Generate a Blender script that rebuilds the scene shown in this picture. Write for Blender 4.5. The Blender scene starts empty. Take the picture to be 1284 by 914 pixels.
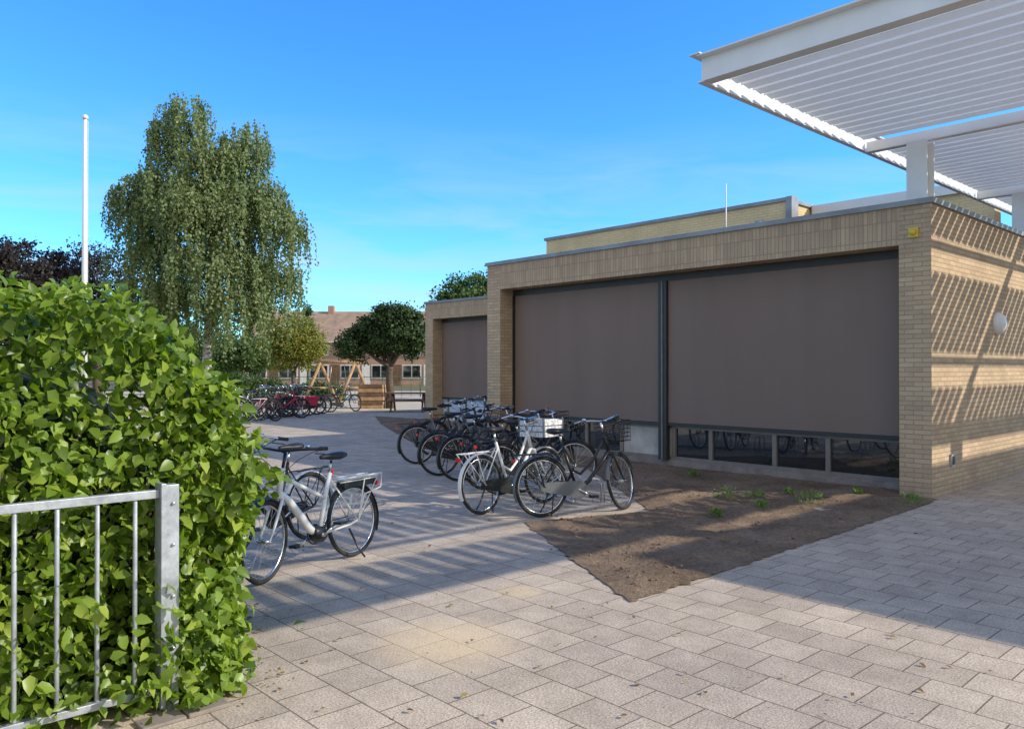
import bpy, math, random
import numpy as np
from mathutils import Vector, Matrix
from mathutils.geometry import delaunay_2d_cdt
random.seed(7); rng=np.random.default_rng(7)
scn=bpy.context.scene
H=1.65; F=1000.0; HY=463.0
CX,CY=5.36,10.19
DA=(-0.678,0.735); DB=(0.735,0.678)
ANG=math.atan2(-0.735,0.678)
FR=Matrix.Translation((CX,CY,0))@Matrix.Rotation(ANG,4,'Z')
def W(u,v,z=0.0): return Vector((CX+u*DA[0]+v*DB[0], CY+u*DA[1]+v*DB[1], z))
def G(px,py,z=0.0):
    d=(H-z)*1000.0/(py-HY); return Vector(((px-642)/1000.0*d,d,z))
def UV(p):
    dx=p[0]-CX; dy=p[1]-CY
    return (dx*DA[0]+dy*DA[1], dx*DB[0]+dy*DB[1])
# ---------------------------------------------------------------- materials
class N:
    def __init__(s,name):
        s.m=bpy.data.materials.new(name); s.m.use_nodes=True
        s.t=s.m.node_tree; s.t.nodes.clear()
        s.out=s.t.nodes.new('ShaderNodeOutputMaterial')
    def n(s,typ,**k):
        nd=s.t.nodes.new(typ)
        ins=k.pop('ins',{})
        for a,b in k.items(): setattr(nd,a,b)
        for a,b in ins.items():
            if isinstance(b,bpy.types.NodeSocket): s.t.links.new(b,nd.inputs[a])
            else: nd.inputs[a].default_value=b
        return nd
    def l(s,a,b): s.t.links.new(a,b)
    def coord(s,scale=None):
        c=s.n('ShaderNodeTexCoord').outputs['Object']
        return c
    def noise(s,vec,scale,detail=4,rough=.6):
        return s.n('ShaderNodeTexNoise',ins={'Vector':vec,'Scale':scale,'Detail':detail,'Roughness':rough}).outputs['Fac']
    def ramp(s,fac,stops):
        r=s.n('ShaderNodeValToRGB',ins={'Fac':fac}); e=r.color_ramp.elements
        while len(e)<len(stops): e.new(0.5)
        for i,(p,c) in enumerate(stops):
            e[i].position=p; e[i].color=(c if len(c)==4 else (*c,1)) if hasattr(c,'__len__') else (c,c,c,1)
        return r.outputs['Color']
    def mix(s,fac,a,b,mode='MIX'):
        m=s.n('ShaderNodeMix',data_type='RGBA',blend_type=mode)
        for i,x in ((0,fac),(6,a),(7,b)):
            if isinstance(x,bpy.types.NodeSocket): s.t.links.new(x,m.inputs[i])
            else: m.inputs[i].default_value= x if i==0 else ((*x,1) if len(x)==3 else x)
        return m.outputs[2]
    def math(s,op,a,b=0.0,c=None):
        m=s.n('ShaderNodeMath',operation=op)
        for i,x in enumerate((a,b) if c is None else (a,b,c)):
            if isinstance(x,bpy.types.NodeSocket): s.t.links.new(x,m.inputs[i])
            else: m.inputs[i].default_value=x
        return m.outputs[0]
    def bump(s,h,strength=.3,dist=.01):
        return s.n('ShaderNodeBump',ins={'Height':h,'Strength':strength,'Distance':dist}).outputs['Normal']
    def bsdf(s,col,rough=.7,metal=0,normal=None,spec=.5,**k):
        p=s.n('ShaderNodeBsdfPrincipled')
        for nm,x in (('Base Color',col),('Roughness',rough),('Metallic',metal),('Specular IOR Level',spec)):
            if isinstance(x,bpy.types.NodeSocket): s.l(x,p.inputs[nm])
            elif nm=='Base Color': p.inputs[nm].default_value=(*x,1)
            else: p.inputs[nm].default_value=x
        for a,b in k.items(): p.inputs[a].default_value=b
        if normal is not None: s.l(normal,p.inputs['Normal'])
        s.l(p.outputs[0],s.out.inputs['Surface']); return p
def simple(name,col,rough=.5,metal=0,var=.15,scale=6,bump=.0,spec=.5):
    m=N(name); c=m.coord(); f=m.noise(c,scale,5)
    a=tuple(x*(1-var) for x in col); b=tuple(min(1,x*(1+var)) for x in col)
    cc=m.ramp(f,[(.3,a),(.7,b)])
    nr=m.bump(m.noise(c,scale*8,3),bump,.004) if bump else None
    rr=m.math('MULTIPLY_ADD',m.noise(c,scale*3,3),.25,rough-.12)
    m.bsdf(cc,rr,metal,nr,spec); return m.m
def brickmat(name,soldier=False,c1=(.64,.475,.305),c2=(.51,.375,.24),mort=(.38,.305,.23),streak=True):
    m=N(name); c=m.coord(); sp=m.n('ShaderNodeSeparateXYZ',ins={0:c})
    h=m.math('ADD',sp.outputs[0],sp.outputs[1])
    cb=m.n('ShaderNodeCombineXYZ')
    if soldier: m.l(sp.outputs[2],cb.inputs[0]); m.l(h,cb.inputs[1])
    else: m.l(h,cb.inputs[0]); m.l(sp.outputs[2],cb.inputs[1])
    b=m.n('ShaderNodeTexBrick',ins={'Vector':cb.outputs[0],'Scale':1.0,'Mortar Size':.006,'Mortar Smooth':.25,'Bias':0.0,'Brick Width':.22 if not soldier else .24,'Row Height':.062,'Color1':(*c1,1),'Color2':(*c2,1),'Mortar':(*mort,1)})
    b.offset=.5 if not soldier else 0.0
    n1=m.noise(c,1.3,5); n2=m.noise(c,60,3)
    col=m.mix(.55,b.outputs['Color'],m.ramp(n1,[(.3,(.7,.68,.66)),(.7,(1.1,1.08,1.02))]),'MULTIPLY')
    col=m.mix(.4,col,m.ramp(n2,[(.3,.6),(.7,1.15)]),'MULTIPLY')
    if streak:
        sm=m.n('ShaderNodeMapping',ins={'Vector':c,'Scale':(5,5,.35)}).outputs[0]
        stf=m.ramp(m.noise(sm,1.5,4,.6),[(.42,1.0),(.7,.0)])
        zt=m.ramp(m.math('DIVIDE',sp.outputs[2],4.0),[(.0,.5),(.06,1),(.78,1),(.95,.55)])
        col=m.mix(m.math('MULTIPLY',m.math('SUBTRACT',1.0,zt),stf),col,(.24,.19,.14))
    hh=m.math('MULTIPLY_ADD',n2,.3,m.math('SUBTRACT',1.0,b.outputs['Fac']))
    m.bsdf(col,.88,0,m.bump(hh,.7,.008),.25); return m.m
M={}
M['brick']=brickmat('buff_brick')
M['soldier']=brickmat('buff_brick_soldier',True)
M['ybrick']=brickmat('yellow_brick',False,(.84,.67,.38),(.78,.61,.34),(.64,.53,.34),False)
M['hbrick']=brickmat('house_brick',False,(.5,.33,.25),(.45,.29,.22),(.42,.3,.25),False)
def fabric():
    m=N('screen_fabric'); c=m.coord()
    w=m.n('ShaderNodeTexWave',bands_direction='Z',ins={'Vector':c,'Scale':55.0,'Distortion':.3}).outputs['Fac']
    st=m.n('ShaderNodeMapping',ins={'Vector':c,'Scale':(1.5,1.5,.25)}).outputs[0]
    col=m.ramp(m.noise(st,1.2,5,.5),[(.25,(.205,.15,.12)),(.75,(.232,.172,.139))])
    col=m.mix(.2,col,m.ramp(w,[(0,.7),(1,1.1)]),'MULTIPLY')
    m.bsdf(col,.75,0,m.bump(m.noise(st,.9,2),.25,.05),.25); return m.m
M['blind']=fabric()
M['dark']=simple('dark_anodised',(.03,.028,.027),.5)
M['interior']=simple('dark_interior',(.012,.012,.013),.9)
M['frame']=simple('window_frame_beige',(.2,.17,.14),.55)
M['cream']=simple('panel_cream',(.45,.41,.36),.7,var=.3,scale=3,bump=.2)
M['bluepanel']=simple('panel_blue_white',(.45,.55,.66),.5)
M['grey']=simple('coping_grey',(.25,.25,.25),.5,.3,.25,2)
M['roofgrey']=simple('bitumen_roof',(.1,.1,.1),.9)
M['whitemetal']=simple('white_painted_steel',(.72,.73,.72),.4,var=.07,scale=2)
M['stone']=simple('paver_edge',(.24,.2,.17),.9,var=.25,bump=.5)
def glass():
    m=N('dark_window_glass'); c=m.coord()
    m.bsdf((.015,.018,.02),.03,0,m.bump(m.noise(c,1.2,2),.03,.05),1.0,**{'Coat Weight':1.0,'Coat Roughness':.02}); return m.m
M['glass']=glass()
def louv():
    m=N('white_louvre'); c=m.coord()
    col=m.ramp(m.noise(c,2.5,4),[(.3,(.78,.79,.8)),(.7,(.86,.86,.86))])
    d=m.n('ShaderNodeBsdfPrincipled',ins={'Base Color':col,'Roughness':.45})
    t=m.n('ShaderNodeBsdfTranslucent',ins={'Color':(.86,.9,.93,1)})
    mx=m.n('ShaderNodeMixShader',ins={0:.36,1:d.outputs[0],2:t.outputs[0]})
    m.l(mx.outputs[0],m.out.inputs[0]); return m.m
M['louvre']=louv()
def paving():
    m=N('concrete_paving'); c=m.coord()
    wob=m.n('ShaderNodeTexNoise',ins={'Vector':c,'Scale':1.1,'Detail':2.0}).outputs['Color']
    wv=m.n('ShaderNodeVectorMath',operation='MULTIPLY_ADD'); m.l(wob,wv.inputs[0]); wv.inputs[1].default_value=(.03,.03,0); m.l(c,wv.inputs[2])
    b=m.n('ShaderNodeTexBrick',ins={'Vector':wv.outputs[0],'Scale':1.0,'Mortar Size':.005,'Mortar Smooth':.4,'Bias':-.1,'Brick Width':.3,'Row Height':.3,'Color1':(.64,.535,.415,1),'Color2':(.53,.44,.345,1),'Mortar':(.25,.2,.145,1)})
    b.offset=.5
    big=m.noise(c,.45,5); mid=m.noise(c,3.2,6,.7); fine=m.noise(c,95,3,.8)
    col=m.mix(.7,b.outputs['Color'],m.ramp(big,[(.3,(.75,.75,.77)),(.7,(1.1,1.09,1.06))]),'MULTIPLY')
    col=m.mix(.65,col,m.ramp(mid,[(.3,(.62,.6,.58)),(.68,(1.1,1.1,1.1))]),'MULTIPLY')
    col=m.mix(.8,col,m.ramp(fine,[(.34,.4),(.5,.95),(.68,1.35)]),'MULTIPLY')
    vo=m.n('ShaderNodeTexVoronoi',ins={'Vector':c,'Scale':70.0,'Randomness':1.0})
    col=m.mix(.45,col,m.ramp(vo.outputs['Distance'],[(.0,1.35),(.35,.95),(.8,.7)]),'MULTIPLY')
    def blob(x,y,r0,r1,k,colr,col):
        d=m.n('ShaderNodeVectorMath',operation='DISTANCE'); 
        m.l(c,d.inputs[0]); d.inputs[1].default_value=(x,y,0)
        dd=m.math('ADD',d.outputs['Value'],m.math('MULTIPLY',m.noise(c,5,5,.7),.5))
        msk=m.ramp(dd,[(r0,1.0),(r1,0.0)])
        msk=m.mix(1.0,msk,m.ramp(m.noise(c,40,3,.7),[(.3,.45),(.6,1.0)]),'MULTIPLY')
        return m.mix(m.math('MULTIPLY',msk,k),col,colr)
    col=blob(.05,-7.85,.42,.8,.85,(.7,.54,.33),col)
    q=UV(G(650,742)); col=blob(-q[0],q[1],.3,.5,.8,(.66,.52,.32),col)
    q=UV(G(355,548)); col=blob(-q[0],q[1],.6,1.4,.5,(.6,.48,.36),col)  # sunlit patch on the far paving, painted into its colour
    vs=m.n('ShaderNodeTexVoronoi',ins={'Vector':c,'Scale':2.4})
    col=m.mix(m.ramp(vs.outputs['Distance'],[(.035,.55),(.06,0.0)]),col,(.12,.1,.09))
    h=m.math('MULTIPLY_ADD',fine,.35,m.math('SUBTRACT',1.0,b.outputs['Fac']))
    h=m.math('MULTIPLY_ADD',vo.outputs['Distance'],-.3,h)
    m.bsdf(col,.9,0,m.bump(h,.75,.006),.2); return m.m
M['paving']=paving()
def soil():
    m=N('bare_soil'); c=m.coord()
    a=m.noise(c,1.2,6,.7); f=m.noise(c,25,5,.75); g=m.noise(c,120,2)
    col=m.ramp(a,[(.3,(.17,.12,.08)),(.55,(.3,.215,.145)),(.75,(.42,.31,.215))])
    col=m.mix(.7,col,m.ramp(f,[(.3,.4),(.7,1.35)]),'MULTIPLY')
    col=m.mix(.5,col,m.ramp(g,[(.35,.6),(.7,1.4)]),'MULTIPLY')
    m.bsdf(col,.97,0,m.bump(m.math('ADD',f,m.math('MULTIPLY',g,.3)),1.0,.03),.1); return m.m
M['soil']=soil()
def groundm():
    m=N('far_ground'); c=m.coord()
    col=m.ramp(m.noise(c,.08,6),[(.35,(.1,.11,.045)),(.6,(.19,.16,.1))])
    m.bsdf(col,.95,0,m.bump(m.noise(c,8,4),.5,.03),.1); return m.m
M['ground']=groundm()
M['sand']=simple('playground_sand_mat',(.5,.42,.3),.95,var=.2,scale=.6,bump=.6)
def leafm(name,cols,trans=.3,rough=.5,nscale=1.2,spec=.4):
    m=N(name); c=m.coord()
    r=m.n('ShaderNodeNewGeometry').outputs['Random Per Island']
    f=m.math('ADD',m.math('MULTIPLY',r,.6),m.math('MULTIPLY',m.noise(c,nscale,3),.4))
    k=len(cols); col=m.ramp(f,[(.18+.64*i/(k-1),x) for i,x in enumerate(cols)])
    d=m.n('ShaderNodeBsdfPrincipled',ins={'Base Color':col,'Roughness':rough,'Specular IOR Level':spec})
    tc=m.mix(1.0,col,(1.5,1.7,.6),'MULTIPLY')
    t=m.n('ShaderNodeBsdfTranslucent',ins={'Color':tc})
    mx=m.n('ShaderNodeMixShader',ins={0:trans,1:d.outputs[0],2:t.outputs[0]})
    m.l(mx.outputs[0],m.out.inputs[0]); return m.m
M['hedgeleaf']=leafm('hedge_leaf',[(.06,.105,.012),(.13,.205,.022),(.21,.31,.038),(.33,.4,.06)],.35,.38,2.0)
M['birchleaf']=leafm('birch_leaf',[(.08,.115,.04),(.13,.18,.065),(.19,.24,.1),(.27,.3,.14)],.3,.6,.5)
M['darkleaf']=leafm('dark_leaf',[(.018,.038,.012),(.04,.075,.02),(.08,.12,.035)],.2,.6,.8)
M['purpleleaf']=leafm('purple_leaf',[(.02,.014,.016),(.035,.026,.024),(.05,.043,.032)],.15,.6,.8)
M['midleaf']=leafm('mid_leaf',[(.035,.07,.016),(.07,.125,.03),(.12,.18,.04)],.3,.55,.8)
M['weedleaf']=leafm('weed_leaf',[(.08,.15,.03),(.14,.24,.05),(.2,.3,.07)],.3,.5,.8)
M['yellowleaf']=leafm('yellow_leaf',[(.13,.15,.025),(.22,.23,.04),(.32,.27,.05)],.3,.6,.8)
M['deadleaf']=leafm('dead_leaf',[(.1,.05,.02),(.2,.12,.04),(.3,.24,.08)],.1,.8,3)
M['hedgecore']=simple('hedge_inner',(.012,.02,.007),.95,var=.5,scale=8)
M['bark']=simple('bark',(.1,.075,.055),.95,var=.4,scale=5,bump=.8)
def birchbark():
    m=N('birch_bark'); c=m.coord()
    mp=m.n('ShaderNodeMapping',ins={'Vector':c,'Scale':(1,1,5)}).outputs[0]
    m.bsdf(m.ramp(m.noise(mp,2.2,5),[(.42,(.05,.045,.04)),(.5,(.45,.43,.4))]),.85); return m.m
M['birchbark']=birchbark()
M['galv']=simple('galvanised_steel',(.40,.43,.46),.5,.55,.3,12,.2)
M['wood']=simple('weathered_wood',(.4,.25,.13),.85,var=.35,scale=4,bump=.5)
M['darkwood']=simple('dark_wood',(.16,.095,.055),.9,var=.4,scale=4,bump=.5)
M['rooftile']=simple('roof_tile',(.3,.21,.15),.85,var=.25,scale=1.5)
M['whiteframe']=simple('white_frame',(.75,.75,.73),.5)
M['tyre']=simple('tyre_rubber',(.018,.018,.018),.75,var=.3,scale=30)
M['chrome']=simple('bike_chrome',(.6,.6,.6),.25,1,.1,20)
M['spoke']=simple('bike_spoke',(.5,.5,.5),.35,.9,.1,20)
M['black']=simple('bike_black',(.015,.015,.016),.35,0,.2,10)
M['bwhite']=simple('bike_white',(.76,.75,.72),.28,0,.06,10)
M['bgrey']=simple('bike_grey',(.14,.15,.16),.35,.3,.15,10)
M['bblue']=simple('bike_blue',(.03,.08,.2),.35,.1,.15,10)
M['bred']=simple('bike_red',(.5,.03,.06),.4,0,.15,10)
M['bgreen']=simple('bike_green',(.03,.09,.05),.4,0,.15,10)
M['saddle']=simple('saddle_vinyl',(.02,.019,.018),.5,0,.3,10)
M['redlens']=simple('red_lens',(.5,.01,.01),.2)
M['yellow']=simple('yellow_plastic',(.7,.5,.05),.5)
def news():
    m=N('newsprint_plastic'); c=m.coord()
    f=m.n('ShaderNodeTexBrick',ins={'Vector':c,'Scale':18.0,'Color1':(.65,.67,.68,1),'Color2':(.3,.33,.36,1),'Mortar':(.7,.7,.7,1)})
    m.bsdf(m.mix(.5,f.outputs['Color'],m.ramp(m.noise(c,30,3),[(.4,.3),(.6,.9)])),.5); return m.m
M['news']=news()
# ---------------------------------------------------------------- mesh builder
class MB:
    def __init__(s): s.v=[];s.f=[];s.m=[];s.sm=[];s.mats=[];s.M=Matrix.Identity(4)
    def mi(s,k):
        if k not in s.mats: s.mats.append(k)
        return s.mats.index(k)
    def add(s,vs,fs,mat,smooth=False):
        o=len(s.v); i=s.mi(mat)
        s.v.extend([tuple(s.M@Vector(p)) for p in vs])
        for f in fs: s.f.append([o+a for a in f]); s.m.append(i); s.sm.append(smooth)
    def box(s,a,b,mat,R=None):
        x0,y0,z0=[min(p,q) for p,q in zip(a,b)]; x1,y1,z1=[max(p,q) for p,q in zip(a,b)]
        vs=[(x0,y0,z0),(x1,y0,z0),(x1,y1,z0),(x0,y1,z0),(x0,y0,z1),(x1,y0,z1),(x1,y1,z1),(x0,y1,z1)]
        if R is not None: vs=[R@Vector(p) for p in vs]
        s.add(vs,[(0,3,2,1),(4,5,6,7),(0,1,5,4),(1,2,6,5),(2,3,7,6),(3,0,4,7)],mat)
    def ub(s,u0,u1,v0,v1,z0,z1,mat): s.box((-u0,v0,z0),(-u1,v1,z1),mat)
    def tube(s,pts,r,mat,seg=8,closed=False,cap=True,flat=1.0):
        P=[Vector(p) for p in pts]; n=len(P); rs=r if hasattr(r,'__len__') else [r]*n
        T=[]
        for i in range(n):
            a=P[(i-1)%n] if (closed or i>0) else P[i]; b=P[(i+1)%n] if (closed or i<n-1) else P[i]
            t=(b-a); T.append(t.normalized() if t.length>1e-9 else Vector((0,0,1)))
        ref=Vector((0,1,0)) if abs(T[0].y)<.9 else Vector((1,0,0))
        nn=(ref-T[0]*ref.dot(T[0])).normalized()
        vs=[]
        for i in range(n):
            nn=(nn-T[i]*nn.dot(T[i])).normalized(); bb=T[i].cross(nn)
            for k in range(seg):
                a=2*math.pi*k/seg
                vs.append(P[i]+nn*(math.cos(a)*rs[i])+bb*(math.sin(a)*rs[i]*flat))
        fs=[]
        for i in range(n if closed else n-1):
            j=(i+1)%n
            for k in range(seg):
                l=(k+1)%seg; fs.append((i*seg+k,i*seg+l,j*seg+l,j*seg+k))
        if cap and not closed:
            fs.append(tuple(range(seg))[::-1]); fs.append(tuple((n-1)*seg+k for k in range(seg)))
        s.add(vs,fs,mat,seg>4)
    def ring(s,c,R,r,mat,n=40,seg=8):
        s.tube([(c[0]+R*math.cos(2*math.pi*i/n),c[1],c[2]+R*math.sin(2*math.pi*i/n)) for i in range(n)],r,mat,seg,True)
    def arc(s,c,R,a0,a1,hw,mat,n=18):
        vs=[]
        for i in range(n+1):
            a=math.radians(a0+(a1-a0)*i/n); ca,sa=math.cos(a),math.sin(a)
            for y,dr in ((-hw,-.014),(-hw*.5,0),(hw*.5,0),(hw,-.014)):
                vs.append((c[0]+(R+dr)*ca,c[1]+y,c[2]+(R+dr)*sa))
        fs=[(i*4+k,i*4+k+1,i*4+k+5,i*4+k+4) for i in range(n) for k in range(3)]
        s.add(vs,fs,mat,True)
    def loft(s,secs,mat,seg=12):
        vs=[]
        for (x,z,hw,hh) in secs:
            for k in range(seg):
                a=2*math.pi*k/seg; vs.append((x,hw*math.cos(a),z+hh*math.sin(a)))
        n=len(secs); fs=[(i*seg+k,i*seg+(k+1)%seg,(i+1)*seg+(k+1)%seg,(i+1)*seg+k) for i in range(n-1) for k in range(seg)]
        fs.append(tuple(range(seg))[::-1]); fs.append(tuple((n-1)*seg+k for k in range(seg)))
        s.add(vs,fs,mat,True)
    def obj(s,name,parent=None,mw=None,bevel=0):
        me=bpy.data.meshes.new(name); me.from_pydata(s.v,[],s.f)
        for k in s.mats: me.materials.append(M[k])
        me.polygons.foreach_set('material_index',s.m); me.polygons.foreach_set('use_smooth',s.sm); me.update()
        o=bpy.data.objects.new(name,me); scn.collection.objects.link(o)
        if parent: o.parent=parent
        if mw is not None: o.matrix_world=mw
        if bevel:
            b=o.modifiers.new('bev','BEVEL'); b.width=bevel; b.segments=2; b.limit_method='ANGLE'
        return o
def empty(name,mw=None):
    e=bpy.data.objects.new(name,None); scn.collection.objects.link(e); e.empty_display_size=.2
    if mw is not None: e.matrix_world=mw
    return e
# ---------------------------------------------------------------- ground
def sheet(name,pts,z,mat,mw=None):
    me=bpy.data.meshes.new(name); me.from_pydata([(p[0],p[1],z) for p in pts],[],[list(range(len(pts)))]); me.materials.append(M[mat])
    o=bpy.data.objects.new(name,me); scn.collection.objects.link(o)
    if mw is not None: o.matrix_world=mw
    if me.polygons[0].normal.z<0: me.flip_normals()
    return o
sheet('ground',[(-900,-300),(900,-300),(900,1500),(-900,1500)],-.004,'ground')
sheet('paving',[(-26,-22),(22,-22),(22,16),(-26,16)],0.0,'paving',FR)
sheet('playground_sand',[(-20,29.5),(0,31),(6,60),(-34,60)],.012,'sand')
def relief(name,poly,mat,step=.09,z0=.006,amp=.05):
    bp=[]; n=len(poly)
    for i in range(n):
        a=Vector(poly[i]); b=Vector(poly[(i+1)%n]); k=max(1,int((b-a).length/step))
        for j in range(k):
            p=a.lerp(b,j/k)
            if 0<j<k: p=p+Vector((random.gauss(0,1),random.gauss(0,1)))*.012
            bp.append(p)
    xs=[p.x for p in bp]; ys=[p.y for p in bp]
    def inside(x,y):
        c=False
        for i in range(n):
            x1,y1=poly[i];x2,y2=poly[(i+1)%n]
            if (y1>y)!=(y2>y) and x<(x2-x1)*(y-y1)/(y2-y1)+x1: c=not c
        return c
    pts=list(bp); nb=len(bp)
    y=min(ys)
    while y<max(ys):
        x=min(xs)
        while x<max(xs):
            xx=x+random.uniform(-.3,.3)*step; yy=y+random.uniform(-.3,.3)*step
            if inside(xx,yy) and min(((xx-q.x)**2+(yy-q.y)**2) for q in bp)>.0016: pts.append(Vector((xx,yy)))
            x+=step
        y+=step
    r=delaunay_2d_cdt(pts,[(i,(i+1)%nb) for i in range(nb)],[],1,1e-5)
    from mathutils import noise
    V=[]
    for i,p in enumerate(r[0]):
        dmin=min(((p.x-q.x)**2+(p.y-q.y)**2) for q in bp[::2])**.5
        k=min(1,dmin/.25)
        h=noise.fractal(Vector((p.x*1.7,p.y*1.7,3)),1,2,4)*amp*.6+noise.noise(Vector((p.x*9,p.y*9,1)))*amp*.35+amp*.35
        V.append((p.x,p.y,z0+max(-.004,h)*k))
    me=bpy.data.meshes.new(name); me.from_pydata(V,[],[list(f) for f in r[2]]); me.materials.append(M[mat])
    for p in me.polygons: p.use_smooth=True
    if me.polygons[0].normal.z<0: me.flip_normals()
    o=bpy.data.objects.new(name,me); scn.collection.objects.link(o); return o
sp=[G(1158,634),G(790,755),G(722,706),G(657,655),G(815,641),G(738,588),W(7.6,-.55),W(7.6,.36),W(.42,.36),W(.42,-.03),W(-.1,-.03)]
relief('soil_bed',[(p.x,p.y) for p in sp],'soil',.07,.006,.07)
sp=[G(470,522),G(478,532),G(512,552),W(8.9,-1.0),W(8.9,4.78),W(18.4,4.78)]
relief('soil_strip',[(p.x,p.y) for p in sp],'soil',.16)
# ---------------------------------------------------------------- school
sch=empty('school_building',FR)
mb=MB()
mb.ub(0,.4,0,.45,0,3.78,'brick'); mb.ub(0,.3,.45,14,0,3.78,'brick')
mb.ub(8.26,8.66,0,.45,0,3.78,'brick'); mb.ub(8.36,8.66,.45,14,0,3.78,'brick')
mb.ub(.4,8.26,.0,.45,3.28,3.78,'soldier')
mb.ub(16.9,17.3,4.8,5.25,0,3.78,'brick'); mb.ub(17.0,17.3,5.25,14,0,3.78,'brick')
mb.ub(8.66,16.9,4.8,5.25,3.28,3.78,'soldier'); mb.ub(8.66,9.1,4.8,5.25,0,3.28,'brick')
mb.obj('brick_walls',sch)
mb=MB()
mb.ub(-.035,8.695,-.035,14.05,3.78,3.85,'grey')
mb.ub(8.70,17.34,4.765,14.05,3.78,3.85,'grey')
mb.ub(.05,8.6,.1,13.9,3.851,3.87,'roofgrey')
mb.obj('roof_coping',sch)
mb=MB()
mb.ub(.4,8.26,.62,.66,0,3.28,'interior'); mb.ub(.4,8.26,.36,.62,3.16,3.279,'dark'); mb.ub(4.375,4.545,.33,.42,.1,3.16,'dark')
mb.ub(9.1,16.9,5.42,5.46,0,3.28,'interior'); mb.ub(9.1,16.9,5.16,5.42,3.16,3.279,'dark')
mb.ub(4.448,4.472,.315,.33,.1,3.16,'frame')
mb.ub(.40,.43,.34,.42,.1,3.16,'dark');mb.ub(8.23,8.26,.34,.42,.1,3.16,'dark')
mb.obj('blind_housings',sch)
mb=MB()
for a,b,v in ((.44,4.37,.38),(4.55,8.22,.38),(9.12,16.88,5.18)):
    nx=24; vs=[];fs=[]
    for i in range(nx+1):
        for j in range(5):
            u=a+(b-a)*i/nx; z=.74+(3.16-.74)*j/4
            vs.append((-u,v+.006*math.sin(u*3+v)*math.sin(math.pi*j/4),z))
    for i in range(nx):
        for j in range(4): fs.append((i*5+j,i*5+j+1,(i+1)*5+j+1,(i+1)*5+j))
    mb.add(vs,fs,'blind',True)
    mb.ub(a,b,v-.018,v+.018,.69,.738,'dark')
mb.obj('sun_blinds',sch)
mb=MB()
mb.ub(.4,8.26,.40,.61,.0,.1,'stone'); mb.ub(.4,8.26,.44,.50,.1,.16,'frame'); mb.ub(.4,8.26,.44,.50,.64,.70,'frame')
for u in (.5,1.58,2.43,3.57,4.30,5.45,6.3,7.2,8.2): mb.ub(u-.035,u+.035,.435,.505,.16,.64,'frame')
mb.ub(4.34,5.41,.46,.49,.16,.64,'cream')
mb.ub(.4,4.27,.475,.485,.161,.639,'glass'); mb.ub(5.49,8.26,.475,.485,.161,.639,'glass')
mb.ub(9.1,16.9,5.24,5.3,0,.69,'bluepanel')
for i in range(9): mb.ub(9.4+i*.9,9.44+i*.9,5.20,5.24,.0,.69,'frame')
mb.obj('windows',sch)
mb=MB()
mb.ub(5.13,12.7,5.8,13,3.871,5.42,'ybrick')
mb.obj('upper_storey',sch)
mb=MB()
mb.ub(5.08,12.75,5.75,13.05,5.42,5.5,'grey')
mb.ub(1.3,5.8,7.0,7.4,3.871,5.25,'ybrick'); mb.ub(1.2,5.07,6.9,7.5,5.25,5.46,'whitemetal')
mb.ub(4.93,5.075,5.7,6.0,4.4,5.5,'grey')
def cyl(u,v,z0,z1,r,mat,seg=14): mb.tube([(-u,v,z0),(-u,v,z1)],r,mat,seg)
cyl(5.9,4.6,3.86,5.75,.014,'whitemetal',6)
cyl(5.6,5.5,3.86,4.9,.06,'galv'); cyl(5.6,5.5,4.9,5.0,.1,'galv'); mb.tube([(-5.4,5.5,4.6),(-5.0,5.5,4.72)],.06,'galv',10); cyl(5.0,5.5,3.86,4.75,.06,'galv')
cyl(6.6,4.0,3.86,4.15,.14,'galv'); mb.tube([(-6.6,4,4.15),(-6.6,4,4.2),(-6.6,4,4.26)],[.17,.14,.04],'whitemetal',16)
cyl(11.9,5.6,3.86,5.0,.05,'galv')
cyl(6.05,4.7,4.0,4.6,.03,'galv')
mb.obj('roof_fittings',sch)
mb=MB()
mb.M=Matrix.Translation((0.0,2.59,2.33))
vs=[];n=24
prof=[(.0,.17),(.03,.17),(.05,.155),(.09,.13),(.115,.08),(.125,.0)]
for x,r in prof:
    for k in range(n):
        a=2*math.pi*k/n; vs.append((x,r*math.cos(a),r*math.sin(a)))
fs=[(i*n+k,i*n+(k+1)%n,(i+1)*n+(k+1)%n,(i+1)*n+k) for i in range(len(prof)-1) for k in range(n)]
mb.add(vs,fs,'whitemetal',True)
mb.M=Matrix.Identity(4)
mb.obj('wall_lamp',sch)
mb=MB(); mb.box((0.0,.62,.36),(.03,.74,.52),'galv'); mb.box((.03,.645,.385),(.04,.715,.495),'dark'); mb.obj('wall_socket',sch)
mb=MB()
mb.box((-.27,-.03,3.36),(-.15,0,3.48),'yellow'); mb.tube([(-.21,-.03,3.42),(-.21,-.06,3.42),(-.21,-.08,3.42)],[.04,.04,.01],'yellow',12); mb.obj('alarm_light',sch)
# ---------------------------------------------------------------- canopy
can=empty('steel_canopy',FR)
mb=MB(); Z0=4.70
UR=-5.62
def chan_u(v,side):
    mb.ub(1.0,UR,v-.008,v+.008,Z0+.012,Z0+.25,'whitemetal')
    mb.ub(1.0,UR,v-(.03 if side<0 else .12),v+(.12 if side<0 else .03),Z0,Z0+.012,'whitemetal')
    mb.ub(1.0,UR,v-(.10 if side<0 else .05),v+(.05 if side<0 else .10),Z0+.25,Z0+.266,'whitemetal')
chan_u(-3.62,-1); chan_u(8.95,1)
for u,s in ((1.0,1),(UR,-1)):
    mb.ub(u-.008,u+.008,-3.6,8.94,Z0+.013,Z0+.249,'whitemetal')
    mb.ub(u-.04,u+.03,-3.66,9.0,Z0-.012,Z0-.001,'whitemetal')
    mb.ub(u-.05,u+.08*s,-3.74,9.05,Z0+.267,Z0+.28,'whitemetal')
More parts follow.
